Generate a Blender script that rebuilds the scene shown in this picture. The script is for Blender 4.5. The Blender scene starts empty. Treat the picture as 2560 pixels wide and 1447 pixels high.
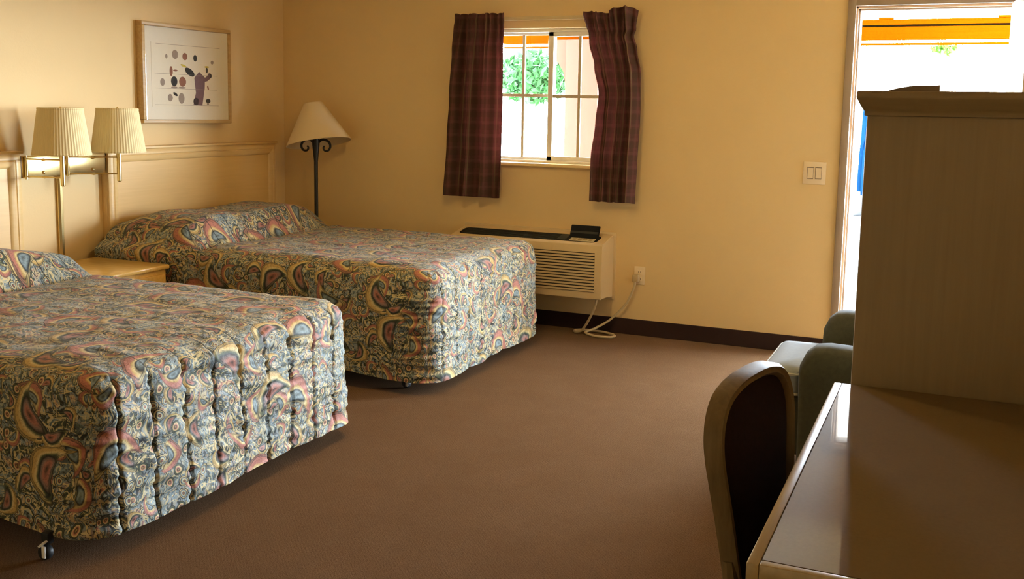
import bpy, bmesh, math, random
import numpy as np
from mathutils import Vector, Matrix, noise
random.seed(7)
SC = bpy.context.scene
COL = SC.collection
PI = math.pi

# ------------------------------------------------------------------ camera
F, YAW, PIT, ROLL, PY, CH = 2517.04, .4179, .1281, .0168, 592.34, 1.435
cy_, sy_ = math.cos(YAW), math.sin(YAW)
cp_, sp_ = math.cos(PIT), math.sin(PIT)
fw = Vector((-sy_*cp_, cy_*cp_, -sp_)); r0 = Vector((cy_, sy_, 0)); u0 = r0.cross(fw)
rr = r0*math.cos(ROLL) + u0*math.sin(ROLL); uu = u0*math.cos(ROLL) - r0*math.sin(ROLL)
cam = bpy.data.cameras.new('camera')
cam.sensor_width = 36; cam.lens = 36*F/2560; cam.shift_y = -(723.5-PY)/2560
cam.clip_start = .02; cam.clip_end = 300
camo = bpy.data.objects.new('camera', cam); COL.objects.link(camo)
M = Matrix.Identity(4)
for i in range(3):
    M[i][0], M[i][1], M[i][2] = rr[i], uu[i], -fw[i]
M[2][3] = CH
camo.matrix_world = M
SC.camera = camo

# ------------------------------------------------------------------ node helpers
class NT:
    def __init__(s, name):
        s.m = bpy.data.materials.new(name); s.m.use_nodes = True
        s.t = s.m.node_tree; s.t.nodes.clear()
        s.out = s.t.nodes.new('ShaderNodeOutputMaterial')
    def n(s, typ, **kw):
        nd = s.t.nodes.new('ShaderNode'+typ)
        for k, v in kw.items():
            if k == 'ins':
                for a, b in v.items():
                    if hasattr(b, 'is_linked') or isinstance(b, bpy.types.NodeSocket): s.t.links.new(b, nd.inputs[a])
                    else: nd.inputs[a].default_value = b
            else: setattr(nd, k, v)
        return nd
    def math(s, op, a, b=None, c=None, clamp=False):
        nd = s.t.nodes.new('ShaderNodeMath'); nd.operation = op; nd.use_clamp = clamp
        for i, v in enumerate((a, b, c)):
            if v is None: continue
            if isinstance(v, bpy.types.NodeSocket): s.t.links.new(v, nd.inputs[i])
            else: nd.inputs[i].default_value = v
        return nd.outputs[0]
    def vmath(s, op, a, b=None, scale=None):
        nd = s.t.nodes.new('ShaderNodeVectorMath'); nd.operation = op
        for i, v in enumerate((a, b)):
            if v is None: continue
            if isinstance(v, bpy.types.NodeSocket): s.t.links.new(v, nd.inputs[i])
            else: nd.inputs[i].default_value = v
        if scale is not None: nd.inputs['Scale'].default_value = scale
        return nd.outputs[0]
    def mix(s, f, a, b, typ='MIX'):
        nd = s.t.nodes.new('ShaderNodeMix'); nd.data_type = 'RGBA'; nd.blend_type = typ
        for i, v in ((0, f), (6, a), (7, b)):
            if isinstance(v, bpy.types.NodeSocket): s.t.links.new(v, nd.inputs[i])
            elif i == 0: nd.inputs[0].default_value = v
            else: nd.inputs[i].default_value = (*v[:3], 1)
        return nd.outputs[2]
    def ramp(s, f, stops, const=False):
        nd = s.t.nodes.new('ShaderNodeValToRGB'); cr = nd.color_ramp
        cr.interpolation = 'CONSTANT' if const else 'LINEAR'
        while len(cr.elements) < len(stops): cr.elements.new(.5)
        for e, (p, c) in zip(cr.elements, sorted(stops)):
            e.position = p; e.color = (*c[:3], 1) if not isinstance(c, (int, float)) else (c, c, c, 1)
        s.t.links.new(f, nd.inputs[0]); return nd.outputs[0]
    def noise(s, vec, scale, detail=3, rough=.5, dist=0):
        nd = s.n('TexNoise', ins={'Scale': scale, 'Detail': detail, 'Roughness': rough, 'Distortion': dist})
        s.t.links.new(vec, nd.inputs['Vector']); return nd.outputs[0]
    def obj(s): return s.n('TexCoord').outputs['Object']
    def gen(s): return s.n('NewGeometry').outputs['Position']
    def principled(s, **ins):
        p = s.n('BsdfPrincipled')
        for k, v in ins.items():
            k = k.replace('_', ' ')
            if isinstance(v, bpy.types.NodeSocket): s.t.links.new(v, p.inputs[k])
            else: p.inputs[k].default_value = v if not (isinstance(v, tuple) and len(v) == 3) else (*v, 1)
        s.t.links.new(p.outputs[0], s.out.inputs[0]); return p
    def bump(s, p, h, strength=.3, dist=.002):
        b = s.n('Bump', ins={'Strength': strength, 'Distance': dist})
        s.t.links.new(h, b.inputs['Height']); s.t.links.new(b.outputs[0], p.inputs['Normal'])

def plain(name, col, rough=.5, metal=0, spec=.5, var=.06, scale=30, bump=0, bscale=200):
    t = NT(name); v = t.obj()
    n = t.noise(v, scale, 3)
    c = t.mix(n, tuple(x*(1-var) for x in col), tuple(min(1, x*(1+var)) for x in col))
    p = t.principled(Base_Color=c, Roughness=rough, Metallic=metal)
    p.inputs['Specular IOR Level'].default_value = spec
    if bump: t.bump(p, t.noise(v, bscale, 2), bump, .001)
    return t.m

def wood(name, c1, c2, axis=0, rough=.4, spec=.5, scale=1., fine=False):
    t = NT(name)
    mp = t.n('Mapping'); t.t.links.new(t.obj(), mp.inputs[0])
    sc = [60*scale]*3; sc[axis] = 2.5*scale; mp.inputs['Scale'].default_value = sc
    n = t.noise(mp.outputs[0], 1, 5, .6, .4)
    c = t.mix(t.ramp(n, [(.3, 0.), (.7, 1.)]), c1, c2)
    p = t.principled(Base_Color=c, Roughness=rough); p.inputs['Specular IOR Level'].default_value = spec
    t.bump(p, n, .08, .001)
    return t.m

# ------------------------------------------------------------------ materials
def wall_mat(name, col):
    t = NT(name); v = t.gen()
    n = t.noise(v, 2.2, 4)
    c = t.mix(n, tuple(x*.96 for x in col), tuple(min(1, x*1.03) for x in col))
    p = t.principled(Base_Color=c, Roughness=.75); p.inputs['Specular IOR Level'].default_value = .25
    t.bump(p, t.noise(v, 90, 3, .6), .18, .003)
    return t.m
WALL = wall_mat('wall_paint', (.74, .560, .300))
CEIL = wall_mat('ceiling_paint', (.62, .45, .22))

def carpet_mat():
    t = NT('carpet'); v = t.gen()
    n1 = t.noise(v, 260, 2, .7); n2 = t.noise(v, 5, 4, .6)
    w = t.n('TexWave', wave_type='BANDS', bands_direction='DIAGONAL', ins={'Scale': 42., 'Distortion': 9., 'Detail': 3., 'Detail Scale': 6.})
    t.t.links.new(v, w.inputs['Vector'])
    f = t.math('ADD', t.math('MULTIPLY', n1, .84), t.math('MULTIPLY', w.outputs[0], .12))
    c = t.mix(t.ramp(f, [(.25, 0.), (.75, 1.)]), (.064, .036, .019), (.200, .120, .068))
    c = t.mix(t.ramp(n2, [(.35, 0.), (.7, .35)]), c, (.100, .055, .028))
    p = t.principled(Base_Color=c, Roughness=.95); p.inputs['Specular IOR Level'].default_value = .0
    t.bump(p, f, .6, .004)
    return t.m
CARPET = carpet_mat()
BASEB = plain('vinyl_baseboard', (.026, .013, .011), .8, spec=.1)
FRAMEM = plain('door_frame_paint', (.25, .18, .12), .5, var=.15, scale=12)
WSTRIP = plain('weatherstrip', (.75, .55, .38), .5)
WHITEP = plain('white_vinyl', (.78, .74, .64), .4)
SILL = plain('sill_paint', (.86, .66, .32), .4)
GLASSM = None
def glass_mat(name, refl):
    t = NT(name)
    tr = t.n('BsdfTransparent'); gl = t.n('BsdfGlossy', ins={'Roughness': .0})
    bf = t.n('NewGeometry').outputs['Backfacing']
    fr = t.n('Fresnel'); t.t.links.new(t.math('MULTIPLY_ADD', bf, 1/1.45-1.45, 1.45), fr.inputs['IOR'])
    f = t.math('MULTIPLY', fr.outputs[0], refl)
    mx = t.n('MixShader'); t.t.links.new(f, mx.inputs[0]); t.t.links.new(tr.outputs[0], mx.inputs[1]); t.t.links.new(gl.outputs[0], mx.inputs[2])
    t.t.links.new(mx.outputs[0], t.out.inputs[0]); return t.m
GLASSM = glass_mat('window_glass', 1.0)
PGLASS = glass_mat('picture_glass', 1.0)

def brass_mat():
    t = NT('polished_brass')
    p = t.principled(Base_Color=(.74, .58, .27), Metallic=1., Roughness=.22)
    return t.m
BRASS = brass_mat()
BRONZE = plain('dark_bronze', (.10, .055, .025), .4, metal=.6)
IRON = plain('black_iron', (.016, .013, .011), .5, metal=.3, bump=.2)
CHROME = plain('bright_metal', (.75, .74, .7), .2, metal=1)
DARKM = plain('dark_metal', (.03, .03, .032), .5, metal=.5)

def shade_mat(name, col, trans):
    t = NT(name)
    d = t.n('BsdfDiffuse'); d.inputs[0].default_value = (*col, 1)
    tl = t.n('BsdfTranslucent'); tl.inputs[0].default_value = (*[c*.9 for c in col], 1)
    n = t.noise(t.obj(), 120, 2)
    bp = t.n('Bump', ins={'Strength': .2, 'Distance': .001}); t.t.links.new(n, bp.inputs['Height']); t.t.links.new(bp.outputs[0], d.inputs['Normal'])
    mx = t.n('MixShader', ins={0: trans}); t.t.links.new(d.outputs[0], mx.inputs[1]); t.t.links.new(tl.outputs[0], mx.inputs[2])
    t.t.links.new(mx.outputs[0], t.out.inputs[0]); return t.m
PLEAT = shade_mat('pleated_shade_cloth', (.84, .71, .41), .25)
PARCH = shade_mat('parchment_shade', (.80, .66, .43), .12)

HBWOOD = wood('headboard_laminate', (.64, .42, .155), (.68, .455, .175), 1, .4)
HBFRAME = wood('headboard_frame_wood', (.66, .45, .19), (.71, .51, .23), 1, .4)
NSWOOD = wood('honey_oak', (.70, .44, .12), (.82, .54, .17), 0, .18, .7)
PICW = wood('gilt_oak_frame', (.42, .27, .10), (.55, .37, .16), 1, .4)
ARMW = wood('armoire_laminate', (.285, .215, .13), (.32, .245, .15), 2, .6, .15)
ARMC = wood('armoire_crown_wood', (.23, .165, .085), (.27, .195, .10), 0, .45, .4)
CHAIRW = wood('chair_oak', (.135, .090, .038), (.20, .135, .06), 2, .55, .3)
DESKEDGE = wood('desk_edge_oak', (.30, .215, .09), (.40, .29, .14), 1, .3)
def desk_mat():
    t = NT('desk_laminate'); v = t.obj()
    n = t.noise(v, 140, 4, .7); n2 = t.noise(v, 7, 4)
    c = t.mix(n, (.13, .085, .036), (.19, .125, .058)); c = t.mix(t.ramp(n2, [(.4, 0.), (.7, .5)]), c, (.17, .115, .052))
    p = t.principled(Base_Color=c, Roughness=.65); p.inputs['Specular IOR Level'].default_value = .15
    p.inputs['Coat Weight'].default_value = .5; p.inputs['Coat Roughness'].default_value = .015; p.inputs['Coat IOR'].default_value = 1.5
    return t.m
DESKTOP = desk_mat()
CHAIRPAD = plain('dark_maroon_upholstery', (.020, .010, .010), .9, spec=.1, var=.3, scale=80, bump=.3, bscale=400)
ARMFAB = plain('sage_upholstery', (.058, .056, .036), .9, spec=.15, var=.25, scale=60, bump=.4, bscale=500)
CUSHF = plain('pale_blue_cushion', (.27, .295, .31), .85, spec=.15, var=.1, scale=60, bump=.3, bscale=500)
PIPE = plain('cushion_piping', (.45, .44, .38), .8)
ACW = plain('cream_steel', (.60, .46, .26), .45, var=.04)
ACDARK = plain('black_vent_plastic', (.008, .008, .009), .7, spec=.1)
ACGRAY = plain('gray_plastic', (.035, .034, .030), .6, spec=.2)
ACPANEL = plain('panel_label', (.50, .42, .25), .5)
SWITCH = plain('almond_plastic', (.80, .66, .46), .4, var=.02)
DARKSLOT = plain('dark_slot', (.08, .05, .03), .6)
CORD = plain('beige_cord', (.50, .40, .24), .5)
LEAFLET = plain('booklet_paper', (.20, .14, .08), .6)
MATB = plain('mat_board', (.86, .80, .66), .9, spec=.1, var=.02)
PRINT = plain('print_paper', (.86, .79, .64), .9, spec=.1, var=.03)
BEDM = plain('mattress_ticking', (.35, .33, .30), .9)
BOXS = plain('box_spring_cloth', (.10, .08, .07), .9)

# ---- paisley cloth
def paisley():
    t = NT('paisley_bedspread')
    uv = t.n('UVMap').outputs[0]
    nz = t.n('TexNoise', ins={'Scale': 9., 'Detail': 2.}); t.t.links.new(uv, nz.inputs['Vector'])
    w = t.vmath('SCALE', t.vmath('SUBTRACT', nz.outputs['Color'], (.5, .5, .5)), scale=.035)
    p = t.vmath('ADD', uv, w)
    def cell(scale, rnd):
        v = t.n('TexVoronoi', voronoi_dimensions='2D', ins={'Scale': scale, 'Randomness': rnd}); t.t.links.new(p, v.inputs['Vector'])
        return v
    DARK = (.014, .016, .016); SLATE = (.070, .085, .085); BLUE = (.22, .285, .30); CREAM = (.60, .49, .25)
    ROSE = (.38, .15, .11); GREEN = (.075, .092, .05); GOLD = (.48, .33, .12); MAUVE = (.21, .15, .135)
    # ground: soft patches of colour crossed by swirling filigree
    g = t.noise(p, 9, 3, .6, 1.8)
    base = t.ramp(g, [(.28, DARK), (.35, SLATE), (.40, BLUE), (.44, CREAM), (.47, GREEN), (.51, DARK), (.54, BLUE), (.58, MAUVE), (.62, CREAM), (.66, ROSE), (.72, DARK)])
    g2 = t.noise(p, 4, 2)
    base = t.mix(t.ramp(g2, [(.45, 0.), (.65, .6)]), base, BLUE)
    def lines(scale, k, wid, dist):
        f = t.math('ABSOLUTE', t.math('SUBTRACT', t.math('FRACT', t.math('MULTIPLY', t.noise(p, scale, 2, .5, dist), k)), .5))
        return t.math('LESS_THAN', f, wid)
    base = t.mix(t.math('MULTIPLY', lines(10, 6., .10, 2.4), .9), base, DARK)
    base = t.mix(t.math('MULTIPLY', lines(12, 5., .075, 1.9), .8), base, CREAM)
    # small rosettes
    v2 = cell(21., .9)
    r = v2.outputs['Distance']
    ros = t.ramp(r, [(0, GOLD), (.10, DARK), (.15, ROSE), (.24, CREAM), (.29, DARK), (.34, GREEN), (.40, DARK)])
    ros2 = t.ramp(r, [(0, ROSE), (.10, DARK), (.15, CREAM), (.22, BLUE), (.28, DARK), (.33, CREAM), (.38, DARK)])
    sepc = t.n('SeparateColor'); t.t.links.new(v2.outputs['Color'], sepc.inputs[0])
    rosc = t.mix(t.math('GREATER_THAN', sepc.outputs[1], .5), ros, ros2)
    m2 = t.math('MULTIPLY', t.math('LESS_THAN', r, .42), t.math('GREATER_THAN', sepc.outputs[0], .68))
    base = t.mix(m2, base, rosc)
    # big paisley teardrops with a crescent of cream and gold along one side
    def layer(base, scale, rnd, size, spread, offs, thr):
        v = cell(scale, rnd)
        sc = t.n('SeparateColor'); t.t.links.new(v.outputs['Color'], sc.inputs[0])
        loc = t.vmath('SUBTRACT', p, v.outputs['Position'])
        ang = t.math('MULTIPLY_ADD', sc.outputs[0], spread, offs)
        rot = t.n('VectorRotate', rotation_type='Z_AXIS'); t.t.links.new(loc, rot.inputs['Vector']); t.t.links.new(ang, rot.inputs['Angle'])
        s = t.n('SeparateXYZ'); t.t.links.new(rot.outputs[0], s.inputs[0])
        x = t.math('DIVIDE', s.outputs[0], size); y = t.math('DIVIDE', s.outputs[1], size)
        yy = t.math('MULTIPLY', y, y)
        xb = t.math('SUBTRACT', x, t.math('MULTIPLY_ADD', yy, .72, -.2))
        wd = t.math('MAXIMUM', t.math('MULTIPLY_ADD', y, -.34, .44), .05)
        xx = t.math('DIVIDE', xb, wd)
        d = t.math('SQRT', t.math('ADD', t.math('MULTIPLY', xx, xx), yy))
        x2 = t.math('SUBTRACT', xx, .45); y2 = t.math('ADD', y, .12)
        d2 = t.math('SQRT', t.math('ADD', t.math('MULTIPLY', x2, x2), t.math('MULTIPLY', y2, y2)))
        A = t.ramp(d2, [(0, SLATE), (.22, BLUE), (.40, DARK), (.52, CREAM), (.66, GOLD), (.80, ROSE), (1., ROSE)])
        B = t.ramp(d2, [(0, DARK), (.25, ROSE), (.42, MAUVE), (.55, DARK), (.68, GREEN), (.82, CREAM), (1., GOLD)])
        cc = t.mix(t.math('GREATER_THAN', sc.outputs[1], .5), A, B)
        cc = t.mix(t.math('MULTIPLY', lines(30, 6., .12, 1.), .3), cc, DARK)
        cc = t.mix(t.ramp(d, [(0, 0.), (.80, 0.), (.84, .9), (.88, 0.)]), cc, DARK)
        cc = t.mix(t.ramp(d, [(0, 0.), (.87, 0.), (.90, .9), (.95, 0.)]), cc, GREEN)
        cc = t.mix(t.ramp(d, [(0, 0.), (.94, 0.), (.97, .9), (1., .9)]), cc, DARK)
        m = t.math('MULTIPLY', t.math('LESS_THAN', d, 1.0), t.math('GREATER_THAN', sc.outputs[2], thr))
        return t.mix(m, base, cc)
    base = layer(base, 11., .9, .040, 6., .3, .35)
    base = layer(base, 6.6, .9, .070, 5., .3, .35)
    base = layer(base, 3.9, .8, .115, 2.2, -.9, .30)
    # quilting thread between the channels
    su = t.n('SeparateXYZ'); t.t.links.new(uv, su.inputs[0])
    q = t.math('ABSOLUTE', t.math('SUBTRACT', t.math('FRACT', t.math('DIVIDE', t.math('ADD', su.outputs[1], .045), .148)), .5))
    base = t.mix(t.math('MULTIPLY', t.math('MULTIPLY', t.math('GREATER_THAN', q, .482), t.math('MULTIPLY', t.math('GREATER_THAN', su.outputs[1], .0), t.math('LESS_THAN', su.outputs[1], 1.45))), .85), base, DARK)
    pr = t.principled(Base_Color=base, Roughness=.62); pr.inputs['Specular IOR Level'].default_value = .25
    pr.inputs['Sheen Weight'].default_value = .08
    t.bump(pr, t.noise(uv, 55, 3, .6), .35, .006)
    return t.m
PAIS = paisley()

def plaid():
    t = NT('plaid_curtain_cloth')
    uv = t.n('UVMap').outputs[0]
    s = t.n('SeparateXYZ'); t.t.links.new(uv, s.inputs[0])
    def band(o, per, lo, hi):
        f = t.math('FRACT', t.math('DIVIDE', o, per))
        return t.math('MULTIPLY', t.math('GREATER_THAN', f, lo), t.math('LESS_THAN', f, hi))
    c = t.mix(t.math('MULTIPLY', band(s.outputs[0], .085, .1, .5), .6), (.120, .050, .046), (.055, .042, .028))
    c = t.mix(t.math('MULTIPLY', band(s.outputs[1], .085, .1, .5), .6), c, (.055, .042, .026))
    c = t.mix(t.math('MULTIPLY', band(s.outputs[1], .085, .60, .80), .34), c, (.20, .085, .082))
    c = t.mix(t.math('MULTIPLY', band(s.outputs[0], .085, .60, .80), .34), c, (.19, .08, .078))
    c = t.mix(t.math('MULTIPLY', band(s.outputs[0], .17, .90, .97), .6), c, (.22, .17, .10))
    n = t.noise(uv, 60, 3)
    c = t.mix(t.math('MULTIPLY', n, .3), c, (.05, .025, .025))
    d = t.n('BsdfDiffuse'); t.t.links.new(c, d.inputs[0])
    tl = t.n('BsdfTranslucent'); t.t.links.new(t.mix(.5, c, (.55, .22, .20)), tl.inputs[0])
    mx = t.n('MixShader', ins={0: .21}); t.t.links.new(d.outputs[0], mx.inputs[1]); t.t.links.new(tl.outputs[0], mx.inputs[2])
    t.t.links.new(mx.outputs[0], t.out.inputs[0]); return t.m
PLAID = plaid()

# ------------------------------------------------------------------ mesh helpers
def tag(o, label=None, cat=None, group=None, kind=None):
    if label: o['label'] = label
    if cat: o['category'] = cat
    if group: o['group'] = group
    if kind: o['kind'] = kind
    return o
def empty(name, loc=(0, 0, 0), rz=0, label=None, cat=None, group=None, kind=None):
    o = bpy.data.objects.new(name, None); COL.objects.link(o); o.location = loc; o.rotation_euler = (0, 0, rz)
    o.empty_display_size = .05
    return tag(o, label, cat, group, kind)
def link(name, bm, mat, parent=None, smooth=False, loc=None, auto=None):
    me = bpy.data.meshes.new(name)
    bmesh.ops.recalc_face_normals(bm, faces=bm.faces[:]); bm.to_mesh(me); bm.free()
    me.materials.append(mat)
    if smooth:
        me.polygons.foreach_set('use_smooth', [True]*len(me.polygons))
        me.set_sharp_from_angle(angle=math.radians(auto or 40))
    o = bpy.data.objects.new(name, me); COL.objects.link(o)
    if parent: o.parent = parent
    if loc: o.location = loc
    return o
def box(bm, x0, x1, y0, y1, z0, z1, bev=0, seg=2):
    b = bmesh.new()
    bmesh.ops.create_cube(b, size=1)
    for v in b.verts: v.co = Vector(((x0+x1)/2+v.co.x*(x1-x0), (y0+y1)/2+v.co.y*(y1-y0), (z0+z1)/2+v.co.z*(z1-z0)))
    if bev: bmesh.ops.bevel(b, geom=b.edges[:], offset=bev, segments=seg, affect='EDGES', profile=.5)
    merge(bm, b)
def merge(bm, b):
    me = bpy.data.meshes.new('t'); b.to_mesh(me); b.free(); bm.from_mesh(me); bpy.data.meshes.remove(me)
def tube(bm, pts, r, n=10, cap=True):
    pts = [Vector(p) for p in pts]; rs = r if isinstance(r, (list, tuple)) else [r]*len(pts)
    rings = []; ref = None
    for i, p in enumerate(pts):
        d = (pts[min(i+1, len(pts)-1)]-pts[max(i-1, 0)]).normalized()
        if ref is None: ref = Vector((0, 0, 1)) if abs(d.z) < .9 else Vector((1, 0, 0))
        a = (ref-d*ref.dot(d)).normalized(); b = d.cross(a); ref = a
        rings.append([bm.verts.new(p+(a*math.cos(2*PI*k/n)+b*math.sin(2*PI*k/n))*rs[i]) for k in range(n)])
    for A, B in zip(rings, rings[1:]):
        for k in range(n): bm.faces.new((A[k], A[(k+1) % n], B[(k+1) % n], B[k]))
    if cap: bm.faces.new(rings[0][::-1]); bm.faces.new(rings[-1])
def lathe(bm, prof, n=32, c=(0, 0, 0), cap=False, rfun=None):
    rings = []
    for r, z in prof:
        rings.append([bm.verts.new((c[0]+r*(rfun(k) if rfun else 1)*math.cos(2*PI*k/n), c[1]+r*(rfun(k) if rfun else 1)*math.sin(2*PI*k/n), c[2]+z)) for k in range(n)])
    for A, B in zip(rings, rings[1:]):
        for k in range(n): bm.faces.new((A[k], A[(k+1) % n], B[(k+1) % n], B[k]))
    if cap: bm.faces.new(rings[0][::-1]); bm.faces.new(rings[-1])
def prism(bm, poly, axis, a, b):
    # poly = list of 2D points in the two other axes (cyclic order), extruded along axis from a to b
    def P(q, t):
        if axis == 0: return (t, q[0], q[1])
        if axis == 1: return (q[0], t, q[1])
        return (q[0], q[1], t)
    A = [bm.verts.new(P(q, a)) for q in poly]; B = [bm.verts.new(P(q, b)) for q in poly]
    bm.faces.new(A[::-1]); bm.faces.new(B)
    n = len(poly)
    for k in range(n): bm.faces.new((A[k], A[(k+1) % n], B[(k+1) % n], B[k]))
def bezier(pts, n=12):
    # Catmull-Rom through points
    P = [Vector(p) for p in pts]; out = []
    for i in range(len(P)-1):
        a, b, c, d = P[max(i-1, 0)], P[i], P[i+1], P[min(i+2, len(P)-1)]
        for k in range(n):
            t = k/n
            out.append(.5*((2*b)+(c-a)*t+(2*a-5*b+4*c-d)*t*t+(3*b-a-3*c+d)*t**3))
    out.append(P[-1]); return out
def nz(x, y, z=0.): return noise.noise(Vector((x, y, z)))
def thing_box(name, dims, mat, parent=None, bev=0, smooth=True):
    bm = bmesh.new(); box(bm, *dims, bev=bev); return link(name, bm, mat, parent, smooth=bool(bev))

# ------------------------------------------------------------------ room shell
D, XL, XR, YN, ZC = 6.113, -4.56, .45, -1.1, 2.45
DX0, DX1, DZ = -.605, .235, 2.04          # door opening
WX0, WX1, WZ0, WZ1 = -2.94, -2.05, 1.075, 1.945
TH = .14
def structure(name, bm, mat, **k): return tag(link(name, bm, mat, **k), kind='structure')
bm = bmesh.new(); box(bm, XL-.14, XR+.14, YN-.14, D+TH, -.1, 0); structure('floor', bm, CARPET)
bm = bmesh.new(); box(bm, XL-.14, XR+.14, YN-.14, D+TH, ZC, ZC+.1); structure('ceiling', bm, CEIL)
bm = bmesh.new(); box(bm, XL-.14, XL, YN-.14, D+TH, 0, ZC); structure('wall_left', bm, WALL)
bm = bmesh.new(); box(bm, XR, XR+.14, YN-.14, D+TH, 0, ZC); structure('wall_right', bm, WALL)
bm = bmesh.new(); box(bm, XL, XR, YN-.14, YN, 0, ZC); structure('wall_back', bm, WALL)
bm = bmesh.new()
Y0, Y1 = D, D+TH
box(bm, XL, WX0, Y0, Y1, 0, ZC); box(bm, WX0, WX1, Y0, Y1, 0, WZ0); box(bm, WX0, WX1, Y0, Y1, WZ1, ZC)
box(bm, WX1, DX0, Y0, Y1, 0, ZC); box(bm, DX0, DX1, Y0, Y1, DZ, ZC); box(bm, DX1, XR, Y0, Y1, 0, ZC)
structure('wall_front', bm, WALL)
# baseboards
def bb(name, x0, x1, y0, y1):
    bm = bmesh.new(); box(bm, x0, x1, y0, y1, 0, .102, bev=.003); structure(name, bm, BASEB)
bb('baseboard_front', XL+.008, DX0-.045, D-.009, D)
bb('baseboard_left', XL, XL+.009, YN, D-.009)
bb('baseboard_right', XR-.009, XR, YN, D-.009)

# ------------------------------------------------------------------ door frame and leaf
fr = empty('trim_1', (DX0, D, 0), kind='structure', label='brown painted metal door frame with pale weatherstrip', cat='door frame')
bm = bmesh.new()
def L(bm, x0, x1, y0, y1, z0, z1, bev=.003): box(bm, x0-DX0, x1-DX0, y0-D, y1-D, z0, z1, bev)
L(bm, DX0-.040, DX0+.004, D-.018, D+TH, 0, DZ+.04); L(bm, DX1-.004, DX1+.040, D-.018, D+TH, 0, DZ+.04)
L(bm, DX0+.003, DX1-.003, D-.0175, D+TH-.001, DZ-.004, DZ+.04)
link('casing', bm, FRAMEM, fr, True)
bm = bmesh.new()
L(bm, DX0+.004, DX0+.016, D+.012, D+.03, 0, DZ-.004, .002); L(bm, DX0+.004, DX1-.004, D+.012, D+.03, DZ-.018, DZ-.004, .002)
link('weatherstrip', bm, WSTRIP, fr, True)
bm = bmesh.new()
L(bm, DX0+.004, DX0+.026, D+.03, D+TH, 0, DZ-.004, .002); L(bm, DX0+.004, DX1-.004, D+.03, D+TH, DZ-.028, DZ-.004, .002)
link('door_stop', bm, FRAMEM, fr, True)
# open leaf, swung into the room along the right wall
leaf = empty('door_1', (DX1, D-.03, 0), math.radians(-87), kind='structure', label='cream door swung open against right wall', cat='door')
DOORM = plain('cream_door_paint', (.72, .60, .46), .45, var=.04)
bm = bmesh.new(); box(bm, 0, .83, -.045, 0, .012, DZ-.012, bev=.003); link('door_panel', bm, DOORM, leaf, True)
for z in (.25, 1.05, 1.82):
    bm = bmesh.new(); tube(bm, [(-.004, .006, z-.05), (-.004, .006, z+.05)], .008, 10); link('hinge', bm, BRONZE, leaf, True)
bm = bmesh.new(); tube(bm, [(.76, .0, .98), (.76, .03, .98)], .012, 12); tube(bm, [(.76, .03, .98), (.76, .04, .98), (.76, .065, .98), (.76, .075, .98)], [.018, .030, .030, .016], 16)
link('door_knob', bm, BRASS, leaf, True)
bm = bmesh.new(); box(bm, .55, .60, 0, .010, 1.58, 1.66, bev=.004); tube(bm, [(.575, .010, 1.62), (.575, .045, 1.62)], .012, 10); tube(bm, [(.575, .045, 1.585), (.575, .045, 1.665)], [.014, .009], 12)
link('door_guard', bm, BRONZE, leaf, True)

# ------------------------------------------------------------------ window
win = empty('window_1', ((WX0+WX1)/2, D+.05, WZ0), kind='structure', label='white sliding window with two by two muntin grid in each half', cat='window')
def wl(bm, x0, x1, y0, y1, z0, z1, bev=.003): box(bm, x0-(WX0+WX1)/2, x1-(WX0+WX1)/2, y0, y1, z0-WZ0, z1-WZ0, bev)
bm = bmesh.new()
wl(bm, WX0, WX0+.03, 0, .07, WZ0, WZ1); wl(bm, WX1-.03, WX1, 0, .07, WZ0, WZ1); wl(bm, WX0, WX1, 0, .07, WZ1-.022, WZ1); wl(bm, WX0, WX1, 0, .07, WZ0, WZ0+.016)
link('window_frame', bm, WHITEP, win, True)
MX = -2.478
def sash(name, x0, x1, y, mz, stile, rail):
    bm = bmesh.new()
    wl(bm, x0, x0+stile, y, y+.024, WZ0+.014, WZ1-.02); wl(bm, x1-stile, x1, y, y+.024, WZ0+.014, WZ1-.02)
    wl(bm, x0, x1, y, y+.024, WZ0+.014, WZ0+.014+rail); wl(bm, x0, x1, y, y+.024, WZ1-.02-rail, WZ1-.02)
    s = link(name, bm, WHITEP, win, True)
    bm = bmesh.new(); xm = (x0+x1)/2
    wl(bm, xm-.010, xm+.010, y+.004, y+.020, WZ0+.02, WZ1-.03, .002); wl(bm, x0+stile, x1-stile, y+.005, y+.019, mz-.010, mz+.010, .002)
    link('muntin', bm, plain('muntin_vinyl', (.50, .43, .28), .6), s, True)
    bm = bmesh.new(); wl(bm, x0+stile*.5, x1-stile*.5, y+.0105, y+.0135, WZ0+.02, WZ1-.025, 0); link('pane', bm, GLASSM, s)
    return s
sash('sash', WX0+.02, MX+.012, .038, 1.515, .030, .018)
sash('sash', MX-.025, WX1-.02, .010, 1.510, .036, .030)
bm = bmesh.new(); wl(bm, WX0-.005, WX1+.005, -.085, .0, WZ0-.022, WZ0-.001, .004)
link('window_sill', bm, SILL, win, True)

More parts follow.
